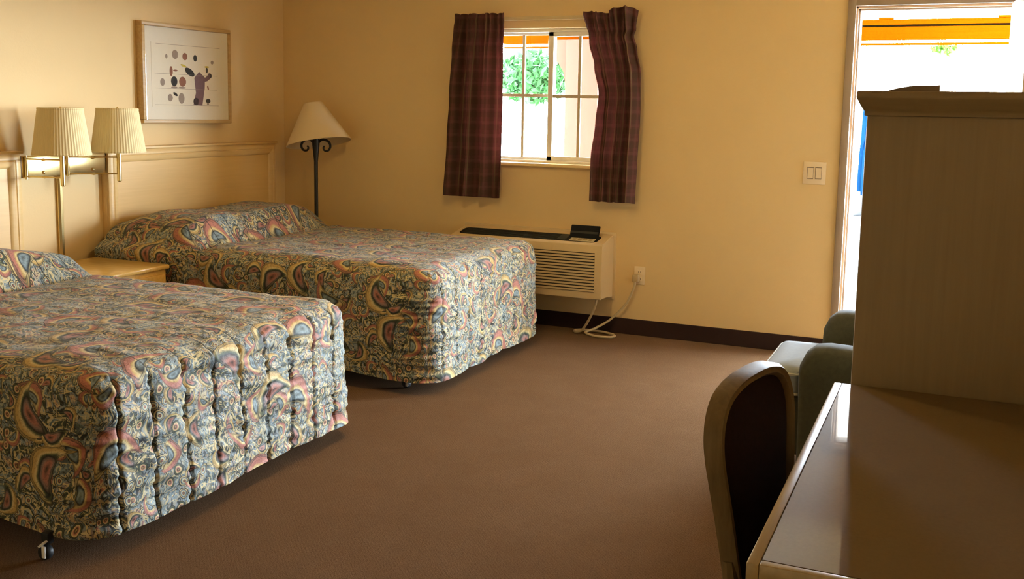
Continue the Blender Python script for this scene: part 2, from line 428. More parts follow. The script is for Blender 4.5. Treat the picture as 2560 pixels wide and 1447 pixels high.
# ------------------------------------------------------------------ beds with quilted spreads
def smooth(a, b, x):
    t = max(0., min(1., (x-a)/(b-a))); return t*t*(3-2*t)
def bedspread(parent, x0, x1, y0, y1, top, hem, seed):
    """x0 head (wall) end, x1 foot; y0 camera-side edge, y1 far edge."""
    RH, RT = .125, .075
    L_, W_ = x1-x0, y1-y0
    xs = [x0+(L_-.24)*i/100 for i in range(100)]+[x1-.24+.24*i/30 for i in range(31)]
    ny = int(W_/.0068); ys = [y0+W_*j/ny for j in range(ny+1)]
    nzv = int((top-hem)/.0068); zs = [hem+(top-hem)*k/nzv for k in range(nzv+1)]
    ysc = ys[::2] if len(ys) % 2 else ys[:-1:2]+[ys[-1]]
    verts, uvs, faces = [], [], []
    yc = (y0+y1)/2; hw = W_/2; ox, oy = parent.location.x, parent.location.y
    def pill(x, y):
        d = x-(x0+.06)
        f = smooth(.62, .46, d)*(1 if d > .12 else smooth(-.10, .12, d)*.35+.65)
        s_ = abs(y-yc)/(hw+.02)
        g = max(0., 1-s_**3.2)**.62
        return .150*f*g*(1+.10*math.sin((y-yc)*7+seed))
    def place(p):
        x, y, z = p
        q = Vector((min(x, x1-RH), min(max(y, y0+RH), y1-RH), min(z, top-RT)))
        v = Vector(((x-q.x)/RH, (y-q.y)/RH, (z-q.z)/RT))
        if v.length < 1e-6: v = Vector((0, 0, 1))
        v.normalize()
        pos = q+Vector((v.x*RH, v.y*RH, v.z*RT))
        nn = Vector((v.x/RH, v.y/RH, v.z/RT)).normalized()
        wf, ws, wt = nn.x*nn.x, nn.y*nn.y, nn.z*nn.z
        drop = max(0., top-z); tz = drop/(top-hem); c = x1-x
        d = x-(x0+.06)
        # foot drop: stitched channels with gathered cloth between the seams
        h = 0.
        if wf > .001:
            ph = ((y-y0+.045)/.148) % 1.0; e = min(ph, 1-ph)*.148
            hf = .0040*math.sqrt(max(0., 1-((ph-.5)*2)**2))-.0095*math.exp(-(e/.005)**2)
            hf += .024*(.35-abs(nz(y*8+seed*3, z*30, seed)))*(.35+.65*math.exp(-e/.035))+.011*nz(y*13, z*58, seed+5)*math.exp(-e/.03)+.012*nz(y*6, z*17, seed+4)+.012*nz(y*2.2, z*3, seed+9)
            hf += .014*tz*tz+.005*math.sin(y*5+seed)*tz
            h += wf*hf
        if ws > .001:
            hs = .010*nz(x*2.6, z*3.2, seed+2)+.004*nz(x*11, z*11, seed+5)
            hs += .020*tz*tz+.012*math.sin(x*5.5+seed*2)*tz*smooth(.1, .5, c)
            h += ws*hs
        if wt > .001:
            h += wt*(.009*nz(x*4, y*5, seed)+.005*nz(x*14, y*17, seed+3)+.006*nz(c*6, y*34, seed+1)*math.exp(-c/.10))
        # gathers fanning out of the corner seam
        if c < .45 and drop > .02:
            m = min(abs(y-y0), abs(y1-y))
            cw = math.exp(-((c-.10)/.10)**2) if c > .10 else 1.
            cw *= math.exp(-(max(0., m-.03)/.09)**2)
            h += (.020 if y < yc else .007)*nz(c*4+m*4, z*46, seed+7)*cw*smooth(.03, .15, drop)
        pos = pos+nn*h
        pos.z += pill(x, y)*(smooth(top-.24, top-.02, z) if wt < .99 else 1)
        tuck = math.exp(-((d-.625)/.020)**2)
        pos.z -= wt*.042*tuck*max(0, 1-(abs(y-yc)/hw)**6)
        pos.z += wt*.014*nz(y*22, x*9, seed+6)*math.exp(-((d-.58)/.05)**2)
        sg = -1 if y < yc else 1
        pos.y += ws*sg*(.045*smooth(.60, .42, d)*math.exp(-((drop-.06)/.13)**2)-.020*tuck*smooth(.36, .06, drop))
        if z < hem+.25:
            k = (hem+.25-z)/.25
            pos.z += k*(ws*(.046*smooth(.1, .9, c)+.008*nz(x*3, seed, 1))+wf*(.008*nz(y*4, seed, 2)-.004))
        return (pos.x-ox, pos.y-oy, pos.z)
    def grid(A, B, fn):
        base = len(verts); na, nb = len(A), len(B)
        for a in A:
            for b in B:
                p, u, v = fn(a, b); verts.append(place(p)); uvs.append((u, v))
        for i in range(na-1):
            for j in range(nb-1):
                faces.append((base+i*nb+j, base+i*nb+j+1, base+(i+1)*nb+j+1, base+(i+1)*nb+j))
    grid(xs, ysc, lambda x, y: ((x, y, top), x-x0, y-y0))
    grid(zs, ys, lambda z, y: ((x1, y, z), L_+top-z, y-y0))
    grid(xs, zs, lambda x, z: ((x, y0, z), x-x0, -(top-z)))
    grid(xs, zs, lambda x, z: ((x, y1, z), x-x0, W_+top-z))
    me = bpy.data.meshes.new('bedspread'); me.from_pydata(verts, [], faces)
    uvl = me.uv_layers.new(name='UVMap')
    li = np.empty(len(me.loops), dtype=np.int32); me.loops.foreach_get('vertex_index', li)
    uvl.data.foreach_set('uv', np.array(uvs, dtype=np.float32)[li].ravel())
    bm = bmesh.new(); bm.from_mesh(me); bmesh.ops.remove_doubles(bm, verts=bm.verts[:], dist=.0012)
    bmesh.ops.recalc_face_normals(bm, faces=bm.faces[:]); bm.to_mesh(me); bm.free()
    me.polygons.foreach_set('use_smooth', [True]*len(me.polygons))
    me.materials.append(PAIS)
    o = bpy.data.objects.new('bedspread', me); COL.objects.link(o); o.parent = parent
    o['label'] = 'quilted paisley bedspread'
    return o
HX = XL+.075
GLINTM = plain('painted_glint_metal', (.78, .76, .70), .35)  # pale diffuse colour paints in the glint on the caster forks
def bed(x1, y0, y1, top, hem, seed, label, cast):
    b = empty('bed', ((HX+x1)/2, (y0+y1)/2, 0), label=label, cat='bed', group='hotel beds')
    ox, oy = b.location.x, b.location.y
    def bx(name, a, c, d, e, z0, z1, mat, bev=.02):
        bm = bmesh.new(); box(bm, a-ox, c-ox, d-oy, e-oy, z0, z1, bev); return link(name, bm, mat, b, True)
    bedspread(b, HX, x1, y0, y1, top, hem, seed)
    bx('mattress', HX+.02, x1-.09, y0+.09, y1-.09, .36, top-.05, BEDM, .06)
    bx('box_spring', HX+.02, x1-.09, y0+.09, y1-.09, .165, .36, BOXS, .02)
    bx('bed_frame', HX+.03, x1-.12, y0+.12, y1-.12, .125, .165, DARKM, .004)
    for (lx, ly, s) in ((x1-.185+.012*cast, y0+.10-.13*cast, -1), (x1-.185, y1-.06, 1), (HX+.25, y0+.06, -1), (HX+.25, y1-.06, 1)):
        X, Y = lx-ox, ly-oy
        inner = (y0+.14 if s < 0 else y1-.14)-oy
        bm = bmesh.new(); box(bm, X-.016, X+.016, min(Y, inner), max(Y, inner), .088, .094, .001); box(bm, X-.014, X+.014, Y-.012, Y+.012, .055, .092, .003)
        box(bm, X-.014, X+.014, inner-.012, inner+.012, .088, .15, .002)
        l = link('leg', bm, DARKM, b, True)
        bm = bmesh.new(); lathe(bm, [(.001, -.013), (.020, -.013), (.024, -.008), (.024, .008), (.020, .013), (.001, .013)], 20)
        for v in bm.verts: v.co = Vector((v.co.x+X-.01, v.co.z+Y, v.co.y+.024))
        link('caster_wheel', bm, DARKM, l, True)
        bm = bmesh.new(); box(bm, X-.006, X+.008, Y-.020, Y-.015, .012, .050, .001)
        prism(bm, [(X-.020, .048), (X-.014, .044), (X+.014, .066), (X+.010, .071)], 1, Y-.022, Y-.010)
        link('caster_fork', bm, GLINTM, l, True)
    return b
bed(-2.365, 2.195, 3.645, .605, .072, 1.3, 'nearer bed with a quilted paisley spread over its pillows, caster showing below the hem', 1)
bed(-2.325, 4.275, 5.665, .640, .066, 4.7, 'farther bed with a quilted paisley spread, between nightstand and air conditioner', 0)

# ------------------------------------------------------------------ headboards
def headboard(y0, y1, label):
    hb = empty('headboard', (XL, (y0+y1)/2, 0), label=label, cat='headboard', group='framed wall headboards')
    oy = (y0+y1)/2; X = .062
    a, b = y0-oy, y1-oy
    bm = bmesh.new(); box(bm, .002, X-.014, a+.02, b-.02, .25, 1.13); link('panel', bm, HBWOOD, hb)
    bm = bmesh.new()
    rail = .075
    # mitred frame with a stepped moulding profile
    prof = [(0, X-.022), (0, X-.006), (.012, X), (.030, X), (.034, X-.004), (.040, X), (rail-.016, X-.003), (rail-.006, X-.007), (rail, X-.015)]
    def edge(p0, p1, inn):
        A, B = [], []
        for s, x in prof:
            A.append(bm.verts.new((x, p0[0]+inn[0][0]*s, p0[1]+inn[0][1]*s))); B.append(bm.verts.new((x, p1[0]+inn[1][0]*s, p1[1]+inn[1][1]*s)))
        for k in range(len(prof)-1): bm.faces.new((A[k], A[k+1], B[k+1], B[k]))
    z1 = 1.150; z0 = .22
    edge((a, z0), (a, z1), ((1, 0), (1, -1))); edge((a, z1), (b, z1), ((1, -1), (-1, -1))); edge((b, z1), (b, z0), ((-1, -1), (-1, 0)))
    box(bm, .001, X-.02, a, a+.03, z0, z1); box(bm, .001, X-.02, b-.03, b, z0, z1); box(bm, .001, X-.02, a, b, z1-.03, z1)
    link('frame', bm, HBFRAME, hb, True)
    bm = bmesh.new(); box(bm, .001, X+.012, a-.008, b+.008, z1, z1+.016, .005); link('cap_rail', bm, HBFRAME, hb, True)
headboard(2.22, 3.777, 'pale framed headboard behind the nearer bed, cut by left picture edge')
headboard(4.372, 5.93, 'tan framed headboard behind the farther bed, below the cactus print')

# ------------------------------------------------------------------ nightstand
ns = empty('nightstand', (-4.19, 3.972, 0), label='honey oak nightstand between the two beds', cat='nightstand')
bm = bmesh.new(); box(bm, -.27, .245, -.24, .24, 0.06, .525, .004); box(bm, -.25, .21, -.22, .22, 0, .07); link('body', bm, NSWOOD, ns, True)
bm = bmesh.new(); box(bm, -.285, .262, -.255, .255, .525, .55, .008, 3); link('top', bm, NSWOOD, ns, True)
for k, (za, zb) in enumerate(((.33, .50), (.10, .31))):
    bm = bmesh.new(); box(bm, .245, .260, -.22, .22, za, zb, .005); d = link('drawer', bm, NSWOOD, ns, True)
    bm = bmesh.new(); lathe(bm, [(.001, .0), (.008, 0), (.007, .012), (.015, .018), (.013, .026), (.001, .028)], 16)
    for v in bm.verts: v.co = Vector((.260+v.co.z, v.co.x, (za+zb)/2+v.co.y))
    link('knob', bm, BRASS, d, True)

# ------------------------------------------------------------------ twin swing-arm wall lamp
wlp = empty('wall_lamp', (XL, 4.08, 1.078), label='brass twin-arm wall lamp with two pleated cream shades above the nightstand', cat='lamp')
def W(x, y, z): return Vector((x-XL, y-4.08, z-1.078))
bm = bmesh.new(); a, b = W(XL, 3.79, 1.020), W(XL+.045, 4.365, 1.136); box(bm, .001, b.x, a.y, b.y, a.z, b.z, .006); bp = link('back_plate', bm, BRASS, wlp, True)
for z in (1.045, 1.112):
    for yy in (3.93, 4.27):
        bm = bmesh.new(); c = W(XL+.045, yy, z); tube(bm, [c, c+Vector((.004, 0, 0)), c+Vector((.008, 0, 0))], [.009, .009, .004], 12)
        link('screw', bm, BRASS, bp, True)
bm = bmesh.new(); c = W(XL+.046, 3.795, 1.078); box(bm, .001, c.x, c.y-.008, c.y-.002, c.z-.058, c.z+.058, .002); link('end_cap', bm, BRONZE, bp, True)
def arm(py, lx, ly, toff):
    bm = bmesh.new(); tube(bm, [W(XL+.058, py, 1.015), W(XL+.058, py, 1.14)], .009, 14)
    ar = link('swing_arm', bm, BRASS, wlp, True)
    for z in (1.030, 1.122):
        bm = bmesh.new(); p0, p1 = W(XL+.058, py, z), W(lx, ly, z)
        m = (p0+p1)/2
        tube(bm, [p0, m-(p1-p0)*.06, m, m+(p1-p0)*.06, p1], [.0045, .0045, .008, .0045, .0045], 10)
        link('rod', bm, BRASS, ar, True)
    bm = bmesh.new(); tube(bm, [W(lx, ly, .985), W(lx, ly, .99), W(lx, ly, 1.15), W(lx, ly, 1.20)], [.006, .0125, .0125, .008], 16)
    tube(bm, [W(lx, ly, 1.2), W(lx, ly, 1.215)], [.014, .014], 12)
    link('socket_tube', bm, BRASS, wlp, True)
    # pleated shade
    n = 120
    bm = bmesh.new(); c = W(lx, ly, 0)
    lathe(bm, [(.145, 1.150), (.146, 1.156), (.1435, 1.160), (.111, 1.384), (.1125, 1.388), (.110, 1.394)], n, (c.x, c.y, c.z), rfun=lambda k: 1+.007*(1 if k % 2 else -1))
    s = link('lamp_shade', bm, PLEAT, wlp, False)
    md = s.modifiers.new('thick', 'SOLIDIFY'); md.thickness = .002
    bm = bmesh.new()
    for k in range(3):
        an = k*2*PI/3; tube(bm, [c+Vector((0, 0, 1.375)), c+Vector((.11*math.cos(an), .11*math.sin(an), 1.385))], .002, 6)
    tube(bm, [W(lx, ly, 1.21), W(lx, ly, 1.40)], .004, 8)
    link('shade_spider', bm, BRASS, s, True)
    bm = bmesh.new(); lathe(bm, [(.001, 1.215), (.014, 1.22), (.016, 1.25), (.030, 1.29), (.030, 1.315), (.016, 1.34), (.001, 1.345)], 16, (c.x, c.y, c.z))
    link('bulb', bm, plain('frosted_bulb', (.8, .78, .72), .4), s, True)
arm(3.81, -4.28, 3.845, 0)
arm(4.08, -4.30, 4.252, 0)
bm = bmesh.new(); a = W(XL, 4.045, .55); b = W(XL+.024, 4.078, 1.022)
prism(bm, [(.001, a.y), (.016, a.y), (.024, a.y+.009), (.024, b.y-.009), (.016, b.y), (.001, b.y)], 2, a.z, b.z)
link('cord_cover', bm, BRASS, wlp, True)

# ------------------------------------------------------------------ framed print
PYC, PZC, PW2, PH2 = 5.055, 1.605, .385, .306
pic = empty('framed_print', (XL+.004, PYC, PZC), math.radians(-1.0), label='cactus print in a thin oak frame above the headboard', cat='picture')
pic.rotation_euler = (math.radians(-.3), 0, math.radians(-2.0))
bm = bmesh.new()
fw_, fd = .024, .062
for (y0, y1, z0, z1) in ((-PW2, PW2, PH2-fw_, PH2), (-PW2, PW2, -PH2, -PH2+fw_), (-PW2, -PW2+fw_, -PH2+fw_, PH2-fw_), (PW2-fw_, PW2, -PH2+fw_, PH2-fw_)):
    box(bm, 0, fd, y0, y1, z0, z1, .004)
link('frame', bm, PICW, pic, True)
bm = bmesh.new(); box(bm, 0, .006, -PW2+.01, PW2-.01, -PH2+.01, PH2-.01); mb_ = link('mat_board', bm, MATB, pic)
bm = bmesh.new(); box(bm, .006, .0075, -.270, .275, -.205, .190); pr_ = link('print', bm, PRINT, pic)
# printed shapes: flat ink patches on the paper, one artwork mesh
ABM = bmesh.new(); AM = []
def ink(name, col, shapes):
    AM.append(plain(name+'_ink', col, .9, spec=.1, var=.15, scale=60)); n0 = len(ABM.faces)
    for sh in shapes:
        if sh[0] == 'e':
            _, y, z, a, b, rot = sh; pts = [(a*math.cos(2*PI*k/20), b*math.sin(2*PI*k/20)) for k in range(20)]
            pts = [(y+p*math.cos(rot)-q*math.sin(rot), z+p*math.sin(rot)+q*math.cos(rot)) for p, q in pts]
        else: pts = sh[1]
        prism(ABM, pts, 0, .0075, .0079)
    ABM.faces.ensure_lookup_table()
    for f in ABM.faces[n0:]: f.material_index = len(AM)-1
def px(x, y):  # crop pixels (1254x1447 crop of the frame) -> local y,z
    return ((x-612)/1030*2*PW2, -(y-735)/1230*2*PH2)
def pe(x, y, a, b, rot=0):
    Y, Z = px(x, y); return ('e', Y, Z, a/1030*2*PW2, b/1230*2*PH2, rot)
ink('plum_cactus', (.20, .13, .15), [('p', [px(*q) for q in ((705, 770), (760, 690), (825, 760), (820, 900), (790, 1120), (690, 1110), (720, 960))]),
    ('p', [px(*q) for q in ((815, 770), (850, 740), (870, 700), (895, 720), (885, 770), (850, 805), (815, 815))])])
ink('dark_cactus', (.06, .06, .06), [pe(655, 700, 58, 42, -.5), pe(720, 1070, 30, 48), pe(880, 735, 22, 34), pe(848, 665, 10, 36), pe(485, 825, 34, 62), pe(718, 520, 20, 42), pe(495, 985, 26, 18, -.5), pe(858, 1060, 26, 28)])
ink('rust_cactus', (.30, .14, .10), [pe(575, 825, 38, 62), pe(605, 508, 26, 46), pe(858, 890, 8, 30, .3), pe(455, 700, 17, 62), pe(500, 690, 24, 12)])
ink('gray_cactus', (.36, .29, .24), [pe(500, 490, 32, 56), pe(560, 1035, 32, 68), pe(440, 1030, 26, 46), pe(362, 840, 24, 46), pe(408, 520, 12, 28), pe(910, 560, 16, 26, -.4), pe(570, 900, 40, 12), pe(485, 900, 34, 12), pe(855, 1098, 12, 14)])
ink('yellow_bloom', (.62, .50, .10), [pe(590, 625, 34, 14, -.3), pe(848, 622, 26, 12)])
RL = []
for (xa, xb, y) in ((300, 1000, 372), (280, 960, 735), (280, 960, 915), (280, 980, 1120)):
    (ya, za), (yb, zb) = px(xa, y), px(xb, y); RL.append(('p', [(ya, za-.0012), (yb, za-.0012), (yb, za+.0012), (ya, za+.0012)]))
ink('rule_line', (.42, .35, .28), RL)
art = link('cactus_artwork', ABM, AM[0], pr_)
for o_ in (art, pr_, mb_):                      # board, print and glazing sit askew in the deep rebate
    for v in o_.data.vertices: v.co.x += .048*(v.co.y+PW2)/(2*PW2)
for m_ in AM[1:]: art.data.materials.append(m_)
bm = bmesh.new()
# glazing sits slightly askew in the deep rebate
g0, g1 = .011, .060
vs = [bm.verts.new(p) for p in ((g0, -PW2+.02, -PH2+.02), (g1, PW2-.02, -PH2+.02), (g1, PW2-.02, PH2-.02), (g0, -PW2+.02, PH2-.02))]
bm.faces.new(vs); link('glass', bm, PGLASS, pic)

# ------------------------------------------------------------------ floor lamp
fl = empty('floor_lamp', (-4.085, 5.83, 0), label='black iron floor lamp with tilted parchment cone shade in the corner', cat='lamp')
bm = bmesh.new(); lathe(bm, [(.001, 0), (.135, 0), (.14, .008), (.13, .018), (.05, .03), (.02, .05), (.001, .05)], 32); link('base', bm, IRON, fl, True)
bm = bmesh.new(); tube(bm, [(0, 0, .03), (0, 0, 1.04), (0, 0, 1.10), (0, 0, 1.16), (0, 0, 1.20)], [.0135, .0135, .020, .026, .022], 14); link('pole', bm, IRON, fl, True)
for s in (-1, 1):
    bm = bmesh.new()
    pts = [(.012, 1.165), (.035, 1.188), (.065, 1.190), (.092, 1.172), (.100, 1.143), (.086, 1.118), (.062, 1.116), (.052, 1.134), (.060, 1.148)]
    # scrolls lie in the plane facing the room
    dx, dy = rr.x*s, rr.y*s
    P = bezier([(dx*u, dy*u, z) for u, z in pts], 6)
    tube(bm, P, [.010-.004*i/len(P) for i in range(len(P))], 8); link('scroll', bm, IRON, fl, True)
sh = empty('shade_assembly', (0, 0, 1.165)); sh.parent = fl
bm = bmesh.new(); lathe(bm, [(.222, 0), (.224, .004), (.2205, .008), (.068, .275), (.066, .28)], 48)
R1 = Matrix.Rotation(math.radians(-10.5), 4, Vector((0, 1, 0))); 
AX = Vector((rr.x, rr.y, 0)).normalized(); DP = Vector((-AX.y, AX.x, 0))
RT = Matrix.Rotation(math.radians(-9.5), 4, DP) @ Matrix.Rotation(math.radians(-8.5), 4, AX)
bpy.data.objects.remove(sh)
for v in bm.verts: v.co = RT @ Vector((v.co.x, v.co.y, v.co.z-.02)) + Vector((0, 0, 1.185)) + AX*.018
s = link('lamp_shade', bm, PARCH, fl, True)
md = s.modifiers.new('thick', 'SOLIDIFY'); md.thickness = .003

# ------------------------------------------------------------------ curtains
CY = D-.098
def curtain(edges_l, edges_r, folds, seed, label, ruff=None, flare=None):
    """edges: list of (z, x); cloth folded between left and right edge at every height."""
    def ip(E, z):
        E = sorted(E)
        if z <= E[0][0]: return E[0][1]
        for (za, xa), (zb, xb) in zip(E, E[1:]):
            if z <= zb:
                t = (z-za)/(zb-za); t = t*t*(3-2*t); return xa+(xb-xa)*t
        return E[-1][1]
    z0, z1 = min(e[0] for e in edges_l), max(e[0] for e in edges_l)
    nu, nv = 150, 110
    bm = bmesh.new(); uvl = bm.loops.layers.uv.new('UVMap'); rows = []; uvd = {}
    cloth_w = .78
    for j in range(nv+1):
        z = z0+(z1-z0)*j/nv; xl, xr = ip(edges_l, z), ip(edges_r, z); row = []
        t = (z-z0)/(z1-z0)
        for i in range(nu+1):
            u = i/nu
            ph = u*folds*2*PI+seed+.5*math.sin(z*3+seed)+.7*nz(u*3, z*.8, seed)
            amp = .040*(1-.45*smooth(.72, .95, t))*(.70+.6*nz(u*4, 3, seed))
            fine = (.004+.012*smooth(.55, .95, t))*math.sin(u*folds*2*PI*2.6+seed*2+1.5*nz(u*2, z*1.5, seed))
            yv = CY - amp*math.sin(ph) - fine + .006*nz(u*9, z*7, seed)
            x = xl+(xr-xl)*u + .006*math.cos(ph*1.0)*math.sin(PI*u)
            zz = z
            if j == nv: zz = z+.003*math.sin(u*folds*2*PI*2.6)
            if flare: zz += smooth(flare, z1, z)*(.016*math.sin(u*9+1)-.040*(1-u)**3); yv -= .028*smooth(flare, z1, z)*(1+math.sin(u*24)); yv += .020*math.exp(-((z-flare)/.02)**2)
            if j == 0: zz = z+.004*math.sin(ph)
            # heading: pinch line at the rod pocket
            if ruff is not None:
                yv += .014*math.exp(-((z-ruff)/.018)**2)*math.copysign(1, CY-yv)*.5
            v = bm.verts.new((x, yv, zz)); uvd[v] = (u*cloth_w, z); row.append(v)
        rows.append(row)
    for A, B in zip(rows, rows[1:]):
        for i in range(nu):
            f = bm.faces.new((A[i], A[i+1], B[i+1], B[i]))
            for lp in f.loops: lp[uvl].uv = uvd[lp.vert]
    me = bpy.data.meshes.new('curtain'); bm.to_mesh(me); bm.free(); me.materials.append(PLAID)
    me.polygons.foreach_set('use_smooth', [True]*len(me.polygons))
    o = bpy.data.objects.new('curtain', me); COL.objects.link(o)
    md = o.modifiers.new('thick', 'SOLIDIFY'); md.thickness = .0025; md.offset = 0
    tag(o, label, 'curtain', 'plaid curtains at the window')
    return o
curtain([(.838, -3.175), (1.2, -3.155), (1.5, -3.138), (1.8, -3.115), (1.92, -3.105), (2.035, -3.095)],
        [(.838, -2.760), (1.2, -2.752), (1.5, -2.748), (1.8, -2.745), (1.93, -2.742), (2.035, -2.745)], 3.1, .6,
        'straight hanging dark red plaid curtain left of the window', 1.99)
curtain([(.853, -2.130), (1.1, -2.128), (1.35, -2.105), (1.52, -2.090), (1.70, -2.130), (1.85, -2.170), (1.95, -2.190), (2.045, -2.205)],
        [(.853, -1.848), (1.1, -1.842), (1.4, -1.832), (1.65, -1.836), (1.80, -1.862), (1.885, -1.885), (1.93, -1.872), (2.045, -1.860)], 3.4, 2.2,
        'dark red plaid curtain right of the window, cinched under a flared heading', 1.90, 1.905)
rod = empty('curtain_rod', (-2.49, D, 2.005), label='flat white curtain rod across the window top', cat='curtain rod')
bm = bmesh.new(); box(bm, -.60, .60, -.040, -.034, -.012, .012, .002); box(bm, -.60, -.594, -.036, 0, -.012, .012); box(bm, .594, .60, -.036, 0, -.012, .012)
link('rod', bm, plain('rod_enamel', (.62, .50, .30), .5), rod, True)

# ------------------------------------------------------------------ wall air conditioner
ac = empty('air_conditioner', (-2.525, D, .25), label='cream wall air conditioner below the window with louvred front and open lid', cat='air conditioner')
def A(x, y, z): return (x+2.525, y-D, z-.25)
ax0, ax1, ayf, ab, atf, atb = -3.05, -1.995, 5.865, .252, .598, .640
bm = bmesh.new()
prism(bm, [(ayf-D, ab-.25), (ayf-D, atf-.25-.012), (ayf-D+.010, atf-.25), (-.012, atb-.25), (-.012, ab-.03-.25+.012), (ayf-D+.11, ab-.25)], 0, ax0+2.525, ax1+2.525)
bmesh.ops.bevel(bm, geom=[e for e in bm.edges], offset=.004, segments=2, affect='EDGES')
link('cabinet', bm, ACW, ac, True)
bm = bmesh.new(); box(bm, ax0-.012+2.525, ax1+.014+2.525, -.014, 0, ab-.035-.25, atb+.012-.25, .003); link('wall_sleeve', bm, ACW, ac, True)
# louvred front panel
bm = bmesh.new()
for k in range(13):
    z = .300+k*.0190
    prism(bm, [(ayf-D-.0065, z-.25), (ayf-D-.0065, z-.25+.009), (ayf-D+.001, z-.25+.0125), (ayf-D+.001, z-.25+.001)], 0, ax0+.05+2.525, ax1-.045+2.525)
gr = link('front_grille', bm, ACW, ac)
bm = bmesh.new(); box(bm, ax0+.05+2.525, ax1-.045+2.525, ayf-D-.0008, ayf-D+.001, .297-.25, .545-.25); link('grille_gap', bm, ACGRAY, gr)
# vent slot in the sloped top
import bisect
sl = (atb-atf)/(D-.012-ayf-.010)
def topz(y): return atf+(y-(ayf+.010))*sl
def slot(x0, x1, y0, y1, lift, r=.02):
    pts = []
    for (cx, cyy, a0) in ((x1-r, y1-r, 0), (x0+r, y1-r, PI/2), (x0+r, y0+r, PI), (x1-r, y0+r, 3*PI/2)):
        for k in range(6): an = a0+k*PI/10; pts.append((cx+r*math.cos(an), cyy+r*math.sin(an)))
    b = bmesh.new(); V = [[b.verts.new((x+2.525, y-D, topz(y)+dz-.25)) for x, y in pts] for dz in (-.006, lift)]
    b.faces.new(V[0][::-1]); b.faces.new(V[1]); n = len(pts)
    for k in range(n): b.faces.new((V[0][k], V[0][(k+1) % n], V[1][(k+1) % n], V[1][k]))
    return b
bm = slot(ax0+.035, ax1-.055, ayf+.040, D-.075, .0015, .035); vs_ = link('top_vent', bm, ACDARK, ac)
bm = bmesh.new()
for k in range(6):
    y = ayf+.055+k*.021
    prism(bm, [(y-D, topz(y)-.25), (y-D+.003, topz(y)-.25), (y-D+.003, topz(y)-.25+.004), (y-D, topz(y)-.25+.004)], 0, ax0+.06+2.525, -2.30+2.525)
link('vent_vane', bm, ACGRAY, vs_)
bm = slot(-2.235, -2.070, ayf+.048, ayf+.105, .004, .006); cpn = link('control_panel', bm, ACPANEL, ac)
bm = slot(-2.32, -2.262, ayf+.055, D-.09, .003, .006); link('spacer_plate', bm, ACGRAY, ac)
BTN = plain('button_plastic', (.36, .28, .14), .5)
for k in range(4):
    x = -2.215+k*.036; link('control_button', slot(x, x+.022, ayf+.062, ayf+.09, .008, .004), BTN, cpn)
bm = bmesh.new(); yl = ayf+.115
prism(bm, [(yl-D, topz(yl)-.25+.002), (yl-D+.010, topz(yl)-.25+.002), (yl-D+.046, topz(yl)-.25+.078), (yl-D+.036, topz(yl)-.25+.078)], 0, -2.255+2.525, -2.060+2.525)
bmesh.ops.bevel(bm, geom=bm.edges[:], offset=.003, segments=2, affect='EDGES')
ld = link('control_lid', bm, ACDARK, ac, True)
bm = bmesh.new(); prism(bm, [(yl-D+.008, topz(yl)-.25+.030), (yl-D+.013, topz(yl)-.25+.030), (yl-D+.018, topz(yl)-.25+.042), (yl-D+.013, topz(yl)-.25+.042)], 0, -2.250+2.525, -2.065+2.525)
link('lid_ridge', bm, ACGRAY, ld)
# power cord: drops from the cabinet, coils on the carpet, climbs to the plug
cord = bezier([A(-2.035, 5.905, .262), A(-2.045, 5.91, .20), A(-2.095, 5.935, .10), A(-2.15, 5.965, .025), A(-2.20, 5.985, .008), A(-2.215, 6.03, .008), A(-2.15, 6.055, .010), A(-2.03, 6.05, .010), A(-1.94, 6.00, .008),
    A(-1.95, 5.94, .008), A(-2.04, 5.92, .009), A(-2.12, 5.955, .018), A(-2.08, 6.02, .035), A(-1.99, 6.055, .095), A(-1.90, 6.075, .195), A(-1.855, 6.075, .285), A(-1.84, 6.072, .33), A(-1.838, 6.07, .352)], 10)
bm = bmesh.new(); tube(bm, cord, .0078, 8); link('power_cord', bm, CORD, ac, True)
bm = bmesh.new(); a_ = A(-1.838, D, .37); box(bm, a_[0]-.019, a_[0]+.019, -.046, -.0085, a_[2]-.022, a_[2]+.026, .006); link('plug', bm, CORD, ac, True)

# outlet plate
ol = empty('wall_outlet', (-1.820, D, .388), label='almond duplex outlet plate beside the air conditioner', cat='outlet')
bm = bmesh.new(); box(bm, -.036, .036, -.0065, 0, -.058, .058, .003); pl_ = link('cover_plate', bm, SWITCH, ol, True)
for z in (.022, -.022):
    bm = bmesh.new(); box(bm, -.016, .016, -.0085, -.005, z-.014, z+.014, .002); rc = link('receptacle', bm, SWITCH, ol, True)
    bm = bmesh.new(); box(bm, -.008, -.005, -.0088, -.008, z-.005, z+.006); box(bm, .005, .008, -.0088, -.008, z-.005, z+.006); link('slot', bm, DARKSLOT, rc)
# light switch
sw = empty('light_switch', (-.782, D, 1.082), label='almond two-gang light switch plate left of the doorway', cat='light switch')
bm = bmesh.new(); box(bm, -.065, .065, -.007, 0, -.066, .066, .0035); link('cover_plate', bm, SWITCH, sw, True)
for x in (-.023, .023):
    bm = bmesh.new(); box(bm, x-.018, x+.018, -.0075, -.005, -.034, .034, .0006); r_ = link('rocker', bm, DARKSLOT, sw)
    bm = bmesh.new(); prism(bm, [(-.0075, -.031), (-.0075, .031), (-.0115, .031), (-.009, 0), (-.0085, -.031)], 0, x-.0155, x+.0165); link('paddle', bm, SWITCH, r_)

